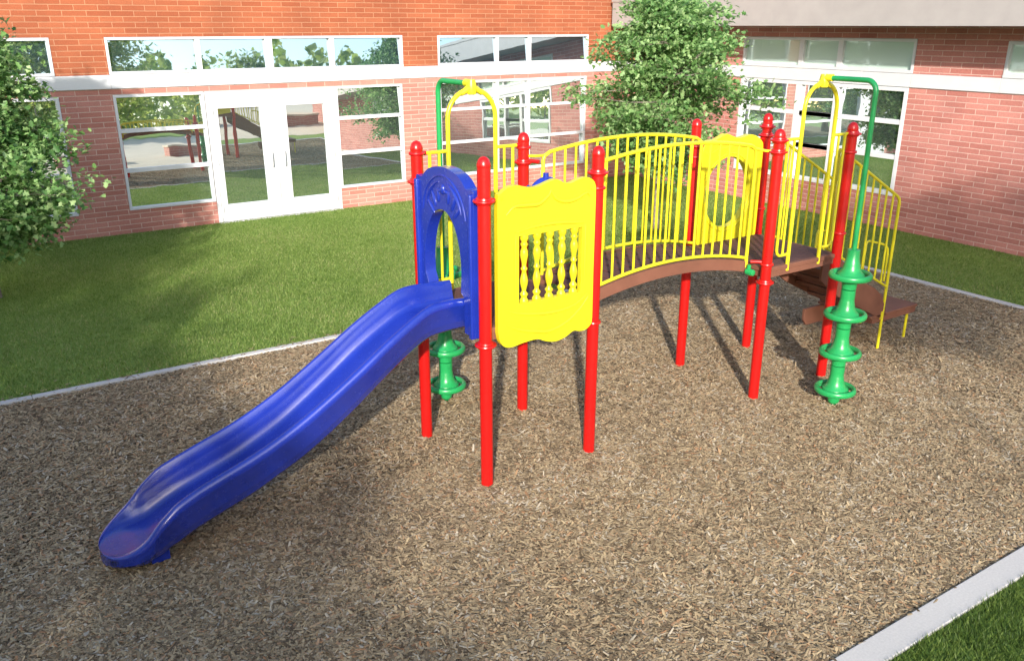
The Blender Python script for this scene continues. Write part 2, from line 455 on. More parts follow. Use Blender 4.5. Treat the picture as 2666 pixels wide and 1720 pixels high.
def slide_section(x, zr, zf, zb):
    w = 1.0
    if x < -2.76: w = math.sqrt(max(.0001, 1-((-2.76-x)/.3181)**2))
    sm = lambda a: (lambda c: c*c*(3-2*c))(min(1, max(0, a)))
    w *= 1+.12*sm((-.12-x)/.95)+.07*sm((-2.3-x)/.4)
    hgt = zr-zf; k = min(1, hgt/.18)
    tot = zr-zb
    half = [(0,0,'f'),(.09,.0,'f'),(.165,.002,'f'),(.192,.008,'f'),(.212,.022,'f'),(.226,.045,'f'),(.238,.095,'f'),(.248,.140,'f'),(.256,.168,'f')]
    P = []
    for (y, dz, _) in half: P.append((y, zf+min(dz*k*1.0, hgt)))
    P += [(.261, zr-.014*k), (.268, zr-.004*k), (.276, zr), (.286, zr-.001*k), (.297, zr-.006*k), (.306, zr-.016*k), (.312, zr-.031*k), (.314, zr-.046*k)]
    # outer wall with moulded steps
    P += [(.314, zr-.22*tot), (.298, zr-.27*tot), (.297, zr-.45*tot), (.280, zr-.50*tot), (.279, zr-.70*tot), (.262, zr-.76*tot), (.250, zr-.90*tot), (.225, zb), (.12, zb), (0, zb)]
    right = [(x, YC-y*w, z) for y, z in P]; left = [(x, YC+y*w, z) for y, z in P]
    return right+left[::-1][1:-1]
secs = [slide_section(*s) for s in stations]
m = MB(); n = len(secs[0]); v = [p for s_ in secs for p in s_]; f = []
for i in range(len(secs)-1):
    for q in range(n):
        f.append((i*n+q, i*n+(q+1) % n, (i+1)*n+(q+1) % n, (i+1)*n+q))
f.append(tuple(range(n-1, -1, -1))); f.append(tuple((len(secs)-1)*n+q for q in range(n)))
m.add(v, f)
slide = m.build('slide', M['blue'], PS, sharp=60)
ft = MB(); ft.box(-2.76, -2.62, YC-.20, YC+.20, -.01, .14)
ft.build('foot', M['blue'], slide, bevel=.012)

# ---- slide hood (blue arch panel)
out = [(.075, 1.385), (.26, 1.385), (.26, 1.66)]
hole = spline([(.305,1.73,0),(.290,1.93,0),(.315,2.11,0),(.385,2.27,0),(.485,2.365,0),(.595,2.395,0),(.71,2.37,0),(.815,2.28,0),(.895,2.13,0),(.938,1.95,0),(.935,1.77,0)], 3)
outl = [(.075,1.385),(.252,1.385),(.252,1.70)]+[(p.x, p.y) for p in hole]+[(.895,1.70),(.895,1.385),(1.068,1.385)]
top = spline([(1.068,2.60,0),(1.06,2.628,0),(1.03,2.635,0),(.985,2.628,0),(.945,2.635,0),(.89,2.68,0),(.81,2.72,0),(.69,2.748,0),(.572,2.757,0),(.455,2.748,0),(.335,2.72,0),(.255,2.68,0),(.20,2.635,0),(.16,2.628,0),(.115,2.635,0),(.083,2.628,0),(.075,2.60,0)], 3)
outl += [(p.x, p.y) for p in top]
m = MB(); m.panel(outl, [], lambda u, w, t: (t, u, w), -.055, .05)
hood = m.build('slide_hood', M['blue'], PS, bevel=.014, sharp=45)
rl = MB()
# flange columns beside the posts, raised border and leaf relief
rl.box(-.085, .04, .085, .135, 1.375, 2.60)
rl.build('side_flange', M['blue'], hood, bevel=.012)
rl = MB(); rl.box(-.085, .04, 1.008, 1.058, 1.375, 2.60)
rl.build('side_flange', M['blue'], hood, bevel=.012)
rl = MB()
for sgn in (-1, 1):
    rl.tube([(-.056, YC+sgn*.315*math.cos(rad(a)), 2.30+.335*math.sin(rad(a))) for a in range(18, 84, 6)], [.004+.012*math.sin(math.pi*i/10) for i in range(11)], 8)
    for (a, rr, s1, s2) in ((30, .25, .022, .085), (50, .262, .026, .075), (70, .255, .024, .06)):
        rl.ellipsoid((-.058, YC+sgn*rr*math.cos(rad(a)), 2.27+rr*math.sin(rad(a))), .011, s1, s2, rot=-sgn*rad(a-90)*-1+(.2*sgn), plane='x')
rl.ellipsoid((-.058, YC, 2.57), .02, .03, .045); rl.ellipsoid((-.058, YC-.05, 2.555), .016, .035, .018); rl.ellipsoid((-.058, YC+.05, 2.555), .016, .035, .018)
rl.tube([(-.056, YC+.375*math.cos(rad(a)), 2.30+.385*math.sin(rad(a))) for a in range(8, 174, 6)], .009, 8)
rl.build('relief', M['blue'], hood)
lug(0, .0, -.0, .09, 2.565); lug(0, S, 0, S-.09, 2.55)

# ---- yellow baluster panel
po = spline([(.082,1.45,0),(.10,1.37,0),(.15,1.315,0),(.229,1.303,0),(.33,1.318,0),(.476,1.323,0),(.56,1.288,0),(.668,1.262,0),(.78,1.282,0),(.864,1.322,0),(.93,1.308,0),(1.0,1.308,0),(1.055,1.345,0),(1.073,1.41,0),(1.07,1.8,0),(1.07,2.2,0),(1.07,2.52,0),(1.062,2.60,0),(1.03,2.645,0),(.965,2.672,0),(.884,2.66,0),(.80,2.638,0),(.73,2.65,0),(.654,2.684,0),(.57,2.668,0),(.50,2.648,0),(.422,2.638,0),(.34,2.65,0),(.262,2.672,0),(.18,2.66,0),(.115,2.62,0),(.082,2.57,0),(.08,2.2,0),(.08,1.8,0),(.082,1.45,0)], 3)[:-1]
m = MB(); win = [(.285,1.672),(.935,1.672),(.935,2.252),(.285,2.252)]
m.panel([(p.x, p.y) for p in po], [win[::-1]], lambda u, w, t: (u, t, w), -.075, -.02)
pan = m.build('baluster_panel', M['yellow_plastic'], PS, bevel=.014, sharp=45)
rl = MB()
def relief(mb, pts, r, y=-.074):
    P = spline([(a, y, b) for a, b in pts], 5); nn = len(P)-1
    mb.tube(P, [r*(.25+.75*math.sin(math.pi*min(1, max(0, i/nn)))) for i in range(nn+1)], 10)
relief(rl, [(.16,2.44),(.24,2.50),(.36,2.50),(.48,2.50),(.575,2.56),(.60,2.60)], .021)
relief(rl, [(.60,2.60),(.64,2.53),(.74,2.49),(.86,2.50),(.97,2.54),(1.01,2.50)], .019)
relief(rl, [(.19,1.62),(.30,1.585),(.5,1.55),(.7,1.54),(.88,1.57),(1.0,1.64)], .016)
relief(rl, [(.17,1.50),(.30,1.44),(.45,1.40),(.60,1.375),(.78,1.42),(.93,1.52),(1.02,1.62)], .017)
relief(rl, [(.25,1.64),(.25,1.9),(.25,2.15),(.255,2.27)], .012); relief(rl, [(.965,1.64),(.968,1.9),(.968,2.15),(.965,2.27)], .015)
relief(rl, [(.25,2.285),(.45,2.315),(.65,2.32),(.85,2.30),(.96,2.285)], .017)
rl.build('relief', M['yellow_plastic'], pan)
bp = [(.012,0),(.036,.0),(.040,.018),(.030,.035),(.022,.045),(.034,.065),(.036,.078),(.020,.095),(.018,.11),(.030,.15),(.035,.185),(.031,.215),(.022,.25),(.019,.275),(.028,.285),(.029,.298),(.019,.308),(.020,.335),(.028,.375),(.035,.41),(.032,.445),(.021,.475),(.030,.492),(.033,.505),(.022,.52),(.032,.538),(.038,.553),(.036,.58),(.012,.58)]
b = MB(); b.lathe(bp, seg=18); bal = b.mesh('baluster', M['yellow_plastic'], sharp=70)
for q in range(5): link('baluster', bal, pan, loc=(.352+q*.129, -.048, 1.672))
lug(0, 0, .10, -.03, 2.56); lug(S, 0, S-.09, -.03, 2.56)
for (x, z) in ((.13, 2.57), (1.03, 2.57), (.13, 1.40), (1.02, 1.40)):
    bb = MB(); bb.lathe([(.014, -.084), (.014, -.074), (.004, -.07)][::-1], (x, 0, z), seg=12, axis='y'); bb.build('bolt', M['yellow_plastic'], pan)

# ---- steering wheel behind the panel
w = MB(); wc = (.69, .13, 2.49)
w.torus(wc, .155, .029, 'y', 40, 12)
for q in range(6):
    a = rad(90+60*q); w.tube([(wc[0]+.155*math.cos(a), wc[1], wc[2]+.155*math.sin(a)), (wc[0]+.215*math.cos(a), wc[1], wc[2]+.215*math.sin(a))], [.028, .024], 12)
    if q % 2 == 0: w.tube([wc, (wc[0]+.155*math.cos(a), wc[1], wc[2]+.155*math.sin(a))], .014, 8)
w.lathe([(.012,-.15),(.02,-.145),(.03,-.02),(.045,0),(.03,.02)], wc, 16, 'y')
w.build('steering_wheel', M['blue'], PS)

# ---- window panel with oval hole at the back of the far tower
po = spline([(3.507,1.55,0),(3.52,1.49,0),(3.60,1.462,0),(3.8,1.455,0),(4.0,1.455,0),(4.3,1.46,0),(4.44,1.475,0),(4.482,1.53,0),(4.484,1.9,0),(4.484,2.3,0),(4.48,2.52,0),(4.455,2.60,0),(4.36,2.665,0),(4.253,2.693,0),(4.16,2.678,0),(4.068,2.668,0),(3.97,2.69,0),(3.865,2.725,0),(3.79,2.70,0),(3.70,2.672,0),(3.60,2.665,0),(3.53,2.62,0),(3.505,2.54,0),(3.503,2.2,0),(3.503,1.8,0),(3.507,1.55,0)], 3)[:-1]
ov = [(3.945+.36*math.cos(rad(a)), 2.06+.405*math.sin(rad(a))) for a in range(360, 0, -10)]
m = MB(); m.panel([(p.x, p.y) for p in po], [ov], lambda u, w, t: (u, t, w), S-.045, S+.03)
op = m.build('oval_window_panel', M['yellow_plastic'], PS, bevel=.012, sharp=45)
rl = MB(); rl.tube([(3.945+.395*math.cos(rad(a)), S-.047, 2.06+.445*math.sin(rad(a))) for a in range(0, 360, 10)], .012, 8, closed=True)
rl.tube([(3.58, S-.047, 2.50), (3.72, S-.047, 2.56), (3.95, S-.047, 2.58), (4.2, S-.047, 2.56), (4.4, S-.047, 2.5)], .008, 8)
rl.build('relief', M['yellow_plastic'], op)
lug(XB, S, XB+.09, S, 2.53); lug(XB+S, S, XB+S-.09, S, 2.62); lug(XB, S, XB+.09, S, 1.56); lug(XB+S, S, XB+S-.09, S, 1.6)

# ---- arched bridge
XM = S+(XB-S)/2
def zc(x, peak, curv): return peak-curv*(x-XM)**2
BR = MB()
Y0, Y1 = .19, .955
def arch_slab(mb, y0, y1, zt, zb, cv, x0, x1, n=30):
    v = []; f = []
    for i in range(n+1):
        x = x0+(x1-x0)*i/n
        v += [(x, y0, zc(x, zt, cv)), (x, y1, zc(x, zt, cv)), (x, y1, zc(x, zb, cv)), (x, y0, zc(x, zb, cv))]
    for i in range(n):
        a = i*4
        for q in range(4): f.append((a+q, a+(q+1) % 4, a+4+(q+1) % 4, a+4+q))
    f.append((3,2,1,0)); f.append(tuple(n*4+q for q in range(4))); mb.add(v, f)
arch_slab(BR, Y0-.01, Y0+.03, 1.665, 1.548, .117, S+.03, XB-.03); arch_slab(BR, Y1-.03, Y1+.01, 1.665, 1.548, .117, S+.03, XB-.03)
bridge = BR.build('arched_bridge', M['brown'], PS, bevel=.004, sharp=30)
NP = 19
for q in range(NP):
    x = S+.08+(XB-S-.16)*(q+.5)/NP; hw = (XB-S-.16)/NP*.44
    pk = MB()
    sl = -2*.117*(x-XM)
    zt = zc(x, 1.662, .117)
    pts = [(-hw, -.035), (-hw, -.006), (-hw+.010, .002), (hw-.010, .002), (hw, -.006), (hw, -.035)]
    v = [];
    for y in (Y0+.031, Y1-.031):
        for (a, z_) in pts: v.append((x+a, y, zt+z_+sl*a))
    f = [tuple(range(5, -1, -1)), tuple(range(6, 12))]+[(a, (a+1) % 6, 6+(a+1) % 6, 6+a) for a in range(6)]
    pk.add(v, f); pk.build('plank', M['tread'], bridge, smooth=False)

def bridge_rail(y, side):
    x0, x1 = S+.10, XB-.10
    N = 26
    m = MB()
    tp = [(x0+.0, y, zc(x0, 2.78, .09)-.0)]
    T = [(x0+(x1-x0)*i/N, y, zc(x0+(x1-x0)*i/N, 2.822, .093)) for i in range(N+1)]
    B = [(x0+(x1-x0)*i/N, y, zc(x0+(x1-x0)*i/N, 1.70, .117)) for i in range(N+1)]
    # closed frame with rounded corners
    loop = T[1:-1]+[(x1-.015, y, T[-1][2]-.02), (x1, y, T[-1][2]-.06)]+[(x1, y, B[-1][2]-.10)]
    m.tube(loop, .0185, 12)
    loop2 = [(x0, y, B[0][2]-.10), (x0, y, T[0][2]-.06), (x0+.015, y, T[0][2]-.02), T[1]]
    m.tube(loop2, .0185, 12)
    m.tube(B, .0165, 12)
    # tails reaching the posts
    py = 0 if side < 0 else S
    m.tube([(x0+.02, y, T[0][2]-.015), (x0-.02, y+(py-y)*.5, T[0][2]-.03), (S+.02, py, T[0][2]-.035)], .014, 10)
    m.tube([(x1-.02, y, T[-1][2]-.015), (x1+.02, y+(py-y)*.5, T[-1][2]-.03), (XB-.02, py, T[-1][2]-.035)], .014, 10)
    ro = m.build('bridge_railing', M['yellow'], PS)
    for q in range(1, 16):
        x = x0+(x1-x0)*q/16
        bb = MB(); bb.tube([(x, y, zc(x, 1.70, .117)), (x, y, zc(x, 2.822, .093))], .0125, 10, caps=False); bb.build('bar', M['yellow'], ro)
bridge_rail(Y0, -1); bridge_rail(Y1, 1)
gk = MB(); gk.lathe([(.012,-.07),(.03,-.065),(.036,-.05),(.036,.02),(.028,.03)], (XB-.115, .13, 1.44), 16, 'y'); gk.lathe([(.02,-.05),(.022,.04)], (XB-.115, .13, 1.475), 12)
gk.build('end_bracket', M['green'], PS)
lug(XB, 0, XB-.11, .12, 1.55); lug(S, S, S+.09, Y1+.05, 2.64)

# ---- arched entry rails with pod climbers
def entry(xc, yp, out, yc):
    """xc centre of the arch, yp plane of the arch, out = -1 front / +1 back, yc = climber centre"""
    L, Rr, r = xc-.252, xc+.252, .252
    m = MB()
    P = [(L, yp, 1.42), (L, yp, 3.075)]+[(x, yp, z) for x, z in arc(xc, 3.075, r, 180, 0, 20)][1:]+[(Rr, yp, 1.42)]
    m.tube(P, .021, 14)
    ar = m.build('arch_rail', M['yellow'], PS)
    for sgn, xe, xp in ((-1, L, xc-S/2), (1, Rr, xc+S/2)):
        fr = MB(); xo = xp-sgn*.125
        fr.tube([(xp-sgn*.05, yp, 2.795), (xe, yp, 2.795)], .0165, 12)
        fr.tube([(xo, yp, 2.795), (xo, yp, 1.66), (xo-sgn*.012, yp, 1.625), (xo-sgn*.04, yp, 1.60), (xo-sgn*.075, yp, 1.595), (xe, yp, 1.60)], .0155, 12)
        fo = fr.build('infill_frame', M['yellow'], ar)
        xm = (xo+xe)/2
        bb = MB(); bb.tube([(xm, yp, 1.60), (xm, yp, 2.795)], .0125, 10, caps=False); bb.build('bar', M['yellow'], ar)
        lug(xp, yp, xp-sgn*.085, yp, 2.795, .02)
    br = MB(); br.lathe([(.028,-.035),(.044,-.03),(.05,.01),(.046,.05),(.036,.095)], (xc, yp, 3.315), 18)
    br.tube([(xc-.11, yp, 3.29), (xc-.05, yp, 3.325), (xc, yp, 3.34), (xc+.05, yp, 3.325), (xc+.11, yp, 3.29)], [.022, .03, .036, .03, .022], 14)
    br.tube([(xc, yp, 3.375), (xc, yp+out*.10, 3.378)], .036, 14)
    br.build('apex_clamp', M['yellow'], ar)
    # climber
    R = .11; zt = 3.375
    P = [(xc, yp+out*.08, zt), (xc, yc-out*R, zt)]
    P += [(xc, yc-out*R+out*R*math.sin(rad(a)), zt-R+R*math.cos(rad(a))) for a in range(10, 91, 10)]
    P += [(xc, yc, 2.5), (xc, yc, 1.6), (xc, yc, .06)]
    m = MB(); m.tube(P, .0255, 16)
    cl = m.build('pod_climber', M['green'], PS)
    for q in range(4):
        z0 = 1.475-q*.42
        p = MB()
        prof = [(.02,.268),(.072,.262),(.072,.19),(.070,.155),(.072,.148),(.078,.11),(.088,.07),(.104,.034),(.130,.012),(.137,0),(.133,-.018),(.11,-.022),(.095,-.032),(.082,-.06),(.075,-.10),(.072,-.146),(.06,-.150)]
        if q == 0: prof = [(.02,.268),(.062,.262),(.066,.16)]+prof[4:]
        if q == 3: prof = prof[:13]+[(.068,-.06),(.064,-.12),(.056,-.155),(.05,-.16),(.03,-.175),(.012,-.205)]
        p.lathe(prof, (0,0,0), 30)
        p.torus((0,0,-.008), .190, .0262, 'z', 44, 12, 1.28)
        for a in range(0, 360, 90):
            c, s_ = math.cos(rad(a+15)), math.sin(rad(a+15))
            p.tube([(.11*c, .11*s_, -.012), (.18*c, .18*s_, -.012)], .017, 8)
        p.build('pod', M['green'], cl, loc=(xc, yc, z0), sharp=60)
entry(S/2+.003, S, 1, 1.775)
entry(XB+S/2+.006, 0, -1, -.60)

# ---- stairs on the far side
def quad_prism(mb, pts, y0, y1):
    n = len(pts); v = [(x, y0, z) for x, z in pts]+[(x, y1, z) for x, z in pts]
    mb.add(v, [tuple(range(n-1, -1, -1)), tuple(range(n, 2*n))]+[(a, (a+1) % n, n+(a+1) % n, n+a) for a in range(n)])
SX = XB+S
st = MB()
prof = [(SX+.03,1.12),(4.95,.87),(5.97,.375),(5.97,.49),(5.90,.62),(5.80,.76),(5.66,.86),(5.50,.935),(5.36,.99),(5.20,1.10),(5.0,1.27),(4.80,1.42),(SX+.03,1.475)]
quad_prism(st, prof, Y0-.012, Y0+.02); st.build('stringer', M['brown'], PS, smooth=False, bevel=.006)
st = MB(); quad_prism(st, prof, Y1-.02, Y1+.012); st.build('stringer', M['brown'], PS, smooth=False, bevel=.006)
stairs = PS
ap = MB(); quad_prism(ap, [(5.33,.45),(5.33,.30),(5.39,.225),(5.9,.22),(6.4,.30),(6.4,.375),(5.9,.375),(5.9,.45)], Y1-.06, Y1-.022)
ap.build('side_plate', M['brown'], stairs, smooth=False, bevel=.006)
tr = [(4.62,4.9,1.24),(4.86,5.16,1.055),(5.12,5.42,.87),(5.38,5.68,.68)]
for x0, x1, z in tr:
    t = MB(); t.box(x0, x1, Y0+.022, Y1-.022, z-.045, z); t.box(x1-.03, x1, Y0+.022, Y1-.022, z-.18, z-.046)
    t.build('tread', M['brown'], stairs, bevel=.006)
t = MB(); t.box(5.66, 6.64, Y0-.012, Y1+.012, .455, .488); t.box(5.72, 6.625, Y0, Y1, .378, .454)
plat = t.build('bottom_platform', M['brown'], stairs, bevel=.008)
for (x, y) in ((6.58, .27), (6.58, .92)):
    t = MB(); t.tube([(x, y, -.01), (x, y, .38)], .018, 12); t.build('leg', M['yellow'], plat)
def stair_rail(y, inner):
    m = MB()
    zt = lambda x: 2.607-.538*(x-4.65)
    zb = lambda x: 1.488-.52*(x-4.65)
    xe = 5.91
    P = [(4.65, y, zb(4.65)), (4.65, y, zt(4.65)-.05), (4.665, y, zt(4.65)-.012)]+[(4.65+t_, y, zt(4.65+t_)) for t_ in (.05, .4, .8, 1.12)]
    P += [(5.86, y, zt(5.86)-.002), (5.895, y, zt(5.9)-.012), (xe, y, zt(xe)-.06), (xe, y, 1.2), (xe, y, -.01)]
    m.tube(P, .018, 12)
    m.tube([(4.65, y, zb(4.65)), (xe, y, zb(xe))], .0155, 12)
    m.box(xe-.05, xe-.004, y-.02, y+.02, .42, .52)
    ro = m.build('stair_railing', M['yellow'], PS)
    for q in range(1, 9):
        x = 4.65+(xe-4.65)*q/9
        bb = MB(); bb.tube([(x, y, zb(x)), (x, y, zt(x))], .0125, 10, caps=False); bb.build('bar', M['yellow'], ro)
    gl = MB(); yy = y+inner*.035
    gl.tube([(5.42, yy, zb(5.42)), (5.42, yy, 1.42), (5.44, yy, 1.455), (5.48, yy, 1.46), (5.74, yy, 1.39), (5.82, yy, 1.36), (5.87, yy, 1.31), (5.885, yy, 1.24), (5.885, yy, .90)], .014, 10)
    gl.build('grab_loop', M['yellow'], ro)
stair_rail(Y0, 1); stair_rail(Y1, -1)

# ================================================================== SCHOOL BUILDING
SB = empty('school_building', (6, 13, 0), 'single storey brick school with white framed windows, double glass doors and a grey roof fascia', 'building')
WY, WX = 12.13, 12.10
def wall(name, axis, pos, a0, a1, z0, z1, holes, mat, depth=.16):
    """wall skin in the plane axis=pos, openings with reveals"""
    A = sorted({a0, a1, *[h[0] for h in holes], *[h[1] for h in holes]}); Z = sorted({z0, z1, *[h[2] for h in holes], *[h[3] for h in holes]})
    A = [a for a in A if a0 <= a <= a1]; Z = [z for z in Z if z0 <= z <= z1]
    def P(a, z, d=0): return (a, pos+d, z) if axis == 'y' else (pos+d, a, z)
    m = MB()
    for i in range(len(A)-1):
        for j in range(len(Z)-1):
            ca, cz = (A[i]+A[i+1])/2, (Z[j]+Z[j+1])/2
            if not any(h[0] < ca < h[1] and h[2] < cz < h[3] for h in holes):
                m.add([P(A[i], Z[j]), P(A[i+1], Z[j]), P(A[i+1], Z[j+1]), P(A[i], Z[j+1])], [(0,1,2,3)])
    for h in holes:
        b0, b1, c0, c1 = max(h[0], a0), min(h[1], a1), max(h[2], z0), min(h[3], z1)
        if c1 <= c0: continue
        for (p, q) in (((b0,c0),(b0,c1)), ((b1,c0),(b1,c1)), ((b0,c1),(b1,c1)), ((b0,c0),(b1,c0))):
            m.add([P(*p), P(*q), P(*q, depth), P(*p, depth)], [(0,1,2,3)])
    b = depth+.22
    m.add([P(a0, z0, b), P(a1, z0, b), P(a1, z1, b), P(a0, z1, b)], [(0,1,2,3)])
    for (p, q) in (((a0,z0),(a0,z1)), ((a1,z0),(a1,z1)), ((a0,z1),(a1,z1))):
        m.add([P(*p), P(*q), P(*q, b), P(*p, b)], [(0,1,2,3)])
    me = bpy.data.meshes.new(name); me.from_pydata(m.v, [], m.f); me.materials.append(mat)
    return link(name, me, SB)
cl_h = [(-8.4,-1.61,3.0,3.66), (-.71,5.325,3.0,3.66), (6.19,10.49,3.0,3.65)]
lo_h = [(-8.4,-1.61,.46,2.64), (-.71,.96,.46,2.64), (.96,3.68,-.02,2.64), (3.68,5.275,.46,2.64), (6.19,10.45,.46,2.66)]
wall('brick_wall', 'y', WY, -12, WX, 3.0, 7.2, cl_h, M['brick_up'])
wall('brick_wall', 'y', WY, -12, WX, -.02, 2.75, lo_h, M['brick_lo'])
rc_h = [(4.225,8.475,3.0,3.625), (-4.5,2.53,3.0,3.61)]
rl_h = [(4.255,8.475,.66,2.75)]
wall('brick_wall', 'x', WX, -12, WY, 3.0, 3.86, rc_h, M['brick_right'])
wall('brick_wall', 'x', WX, -12, WY, -.02, 2.75, rl_h, M['brick_right'])
bd = MB()
xs = [-12, -9.6, -7.2, -4.8, -2.4, -.71, .05, .81, 1.57, 2.33, 3.09, 3.85, 4.61, 5.325, 6.19, 7.05, 7.91, 8.77, 9.63, 10.49, WX-.03]
for a, b_ in zip(xs, xs[1:]): bd.box(a+.002, b_-.002, WY-.03, WY+.2, 2.752, 2.998)
bd.build('concrete_band', M['white'], SB, bevel=.003)
bd = MB(); ys = [-12, -9, -6, -3.5, -1, .75, 2.53, 4.225, 5.3, 6.35, 7.4, 8.475, 10.2, WY-.035]
for a, b_ in zip(ys, ys[1:]): bd.box(WX-.03, WX+.2, a+.002, b_-.002, 2.752, 2.998)
bd.build('concrete_band', M['white'], SB, bevel=.003)

def window(axis, pos, a0, a1, z0, z1, mulls, rails, tilt, glass, fw=.062, depth=.05):
    """white frame set in the opening; mulls/rails = (centre, half width) lists; panes lean by tilt degrees"""
    fr = MB()
    def bx(x0, x1, q0, q1, p0=0.0, p1=depth):
        if axis == 'y': fr.box(x0, x1, pos+p0, pos+p1, q0, q1)
        else: fr.box(pos+p0, pos+p1, x0, x1, q0, q1)
    e = .004
    bx(a0+e, a1-e, z1-fw, z1-e, -.012, depth+.05); bx(a0+e, a1-e, z0+e, z0+fw, -.02, depth+.05)
    bx(a0+e, a0+fw, z0+fw, z1-fw, -.012, depth+.05); bx(a1-fw, a1-e, z0+fw, z1-fw, -.012, depth+.05)
    for c, h in mulls: bx(c-h, c+h, z0+fw, z1-fw, -.006, depth+.045)
    ed = [a0+fw]+[t for c, h in mulls for t in (c-h, c+h)]+[a1-fw]
    cols = [(ed[i], ed[i+1]) for i in range(0, len(ed), 2)]
    for c, h in rails:
        for (x0, x1) in cols: bx(x0, x1, c-h, c+h, .0, depth+.04)
    zs = [z0+fw]+[t for c, h in sorted(rails) for t in (c-h, c+h)]+[z1-fw]
    rows = [(zs[i], zs[i+1]) for i in range(0, len(zs), 2)]
    w = fr.build('window', M['white'], SB, bevel=.004)
    pn = MB(); rr = random.Random(int(a0*100)+7)
    for (x0, x1) in cols:
        for k_, (q0, q1) in enumerate(rows):
            t = math.tan(rad((tilt[k_] if isinstance(tilt, list) else tilt)+rr.uniform(-.12, .12)))*(q1-q0)/2; y = pos+depth+.012; jj = math.tan(rad(rr.uniform(-.25, .25)))*(x1-x0)/2
            c4 = [(x0, q0, y-t-jj), (x1, q0, y-t+jj), (x1, q1, y+t+jj), (x0, q1, y+t-jj)]
            v = [(a, d, b) if axis == 'y' else (d, a, b) for a, b, d in c4]
            v += [(a, d+.012, b) if axis == 'y' else (d+.012, a, b) for a, b, d in c4]
            pn.add(v, [(0,1,2,3),(7,6,5,4),(0,4,5,1),(1,5,6,2),(2,6,7,3),(3,7,4,0)])
    pn.build('pane', glass, w, smooth=False)
    return w
G, GS, GB = M['glass'], M['glass_mint'], M['glass_sky']
TC, TL = 4.2, [1.7, 2.3, 4.6]
for a, b_, ml in ((-8.4,-1.61,[(-5.7,.045),(-4.6,.045)]), (-.71,5.325,[(.945,.045),(2.335,.075),(3.68,.05)]), (6.19,10.49,[(7.785,.04),(8.705,.045)])):
    window('y', WY, a, b_, 3.0, 3.66 if b_ < 6 else 3.65, ml, [], TC, GB, .052)
rails3 = [(1.225,.04),(1.972,.038)]
window('y', WY, -8.4, -1.61, .46, 2.64, [(-5.7,.045),(-4.6,.045)], rails3, TL, G)
window('y', WY, -.71, .955, .46, 2.64, [], rails3, TL, G, .055)
window('y', WY, 3.685, 5.275, .46, 2.64, [], rails3, TL, G, .05)
window('y', WY, 6.19, 10.45, .46, 2.66, [(7.785,.04),(8.69,.04)], [(1.26,.034),(2.015,.034)], TL, G)
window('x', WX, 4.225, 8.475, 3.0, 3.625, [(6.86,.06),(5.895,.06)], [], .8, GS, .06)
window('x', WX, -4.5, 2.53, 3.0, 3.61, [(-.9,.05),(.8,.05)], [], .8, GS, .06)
window('x', WX, 4.255, 8.475, .66, 2.75, [(6.83,.075),(5.877,.055)], [(1.415,.045),(2.087,.045)], [.6,.9,1.2], G, .085)

# doors
df = MB()
df.box(.964, 1.045, WY-.014, WY+.12, -.0, 2.636); df.box(3.60, 3.68, WY-.014, WY+.12, -.0, 2.636)
df.box(1.046, 3.599, WY-.014, WY+.12, 2.50, 2.636)
df.build('door_frame', M['white'], SB, bevel=.004)
for (x0, x1, g0, g1, hx, hinge) in ((1.05, 2.317, 1.185, 2.038, 2.18, 1.075), (2.325, 3.595, 2.585, 3.41, 2.45, 3.57)):
    d = MB(); zb, zt = .375, 2.298
    d.box(x0, g0, WY-.004, WY+.05, .03, 2.495); d.box(g1, x1, WY-.004, WY+.05, .03, 2.495)
    d.box(g0, g1, WY-.004, WY+.05, .03, zb); d.box(g0, g1, WY-.004, WY+.05, zt, 2.495)
    dr = d.build('door', M['white'], SB, bevel=.006)
    p = MB(); t = math.tan(rad(1.3))*(zt-zb)/2; y = WY+.0
    y = WY+.038
    v = [(g0, y-t*.6, zb), (g1, y-t*.6, zb), (g1, y+t*.6, zt), (g0, y+t*.6, zt)]; v += [(a, b_+.01, c) for a, b_, c in v]
    p.add(v, [(0,1,2,3),(7,6,5,4),(0,4,5,1),(1,5,6,2),(2,6,7,3),(3,7,4,0)]); p.build('pane', G, dr, smooth=False)
    s_ = 1 if hx < 2.3 else -1
    h = MB(); h.tube([(hx, WY-.004, 1.08), (hx, WY-.06, 1.08), (hx+.0*s_, WY-.07, 1.11), (hx, WY-.07, 1.35), (hx, WY-.06, 1.38), (hx, WY-.004, 1.38)], .012, 10)
    h.box(hx-.03, hx+.03, WY-.012, WY-.003, 1.03, 1.43)
    h.build('handle', M['steel'], dr)
    for z in (.28, 1.25, 2.25):
        q = MB(); q.tube([(hinge, WY-.022, z-.06), (hinge, WY-.022, z+.06)], .011, 10); q.build('hinge', M['steel'], dr)
th = MB(); th.box(.97, 3.67, WY-.10, WY+.05, -.02, .026); th.build('threshold', M['kerb'], SB, bevel=.004)
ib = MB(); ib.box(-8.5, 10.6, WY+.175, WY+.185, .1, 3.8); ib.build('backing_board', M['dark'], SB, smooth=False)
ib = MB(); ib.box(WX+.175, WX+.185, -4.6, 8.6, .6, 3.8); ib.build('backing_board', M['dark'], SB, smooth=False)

# roof over the right wing
rf = MB(); rf.box(11.05, 11.09, -14, 11.92, 3.85, 4.47)
rf.box(11.03, 11.049, -14, 11.94, 4.40, 4.49)
rf.build('roof_fascia', M['fascia'], SB, bevel=.004)
rf = MB(); rf.box(11.091, 12.8, -14, 11.92, 3.862, 3.90); rf.build('soffit', M['soffit'], SB, smooth=False)
rf = MB(); rf.add([(11.06, -14, 4.47), (19, -14, 5.3), (19, 11.92, 5.3), (11.06, 11.92, 4.47)], [(0,1,2,3)]); rf.build('roof', M['fascia'], SB, smooth=False)

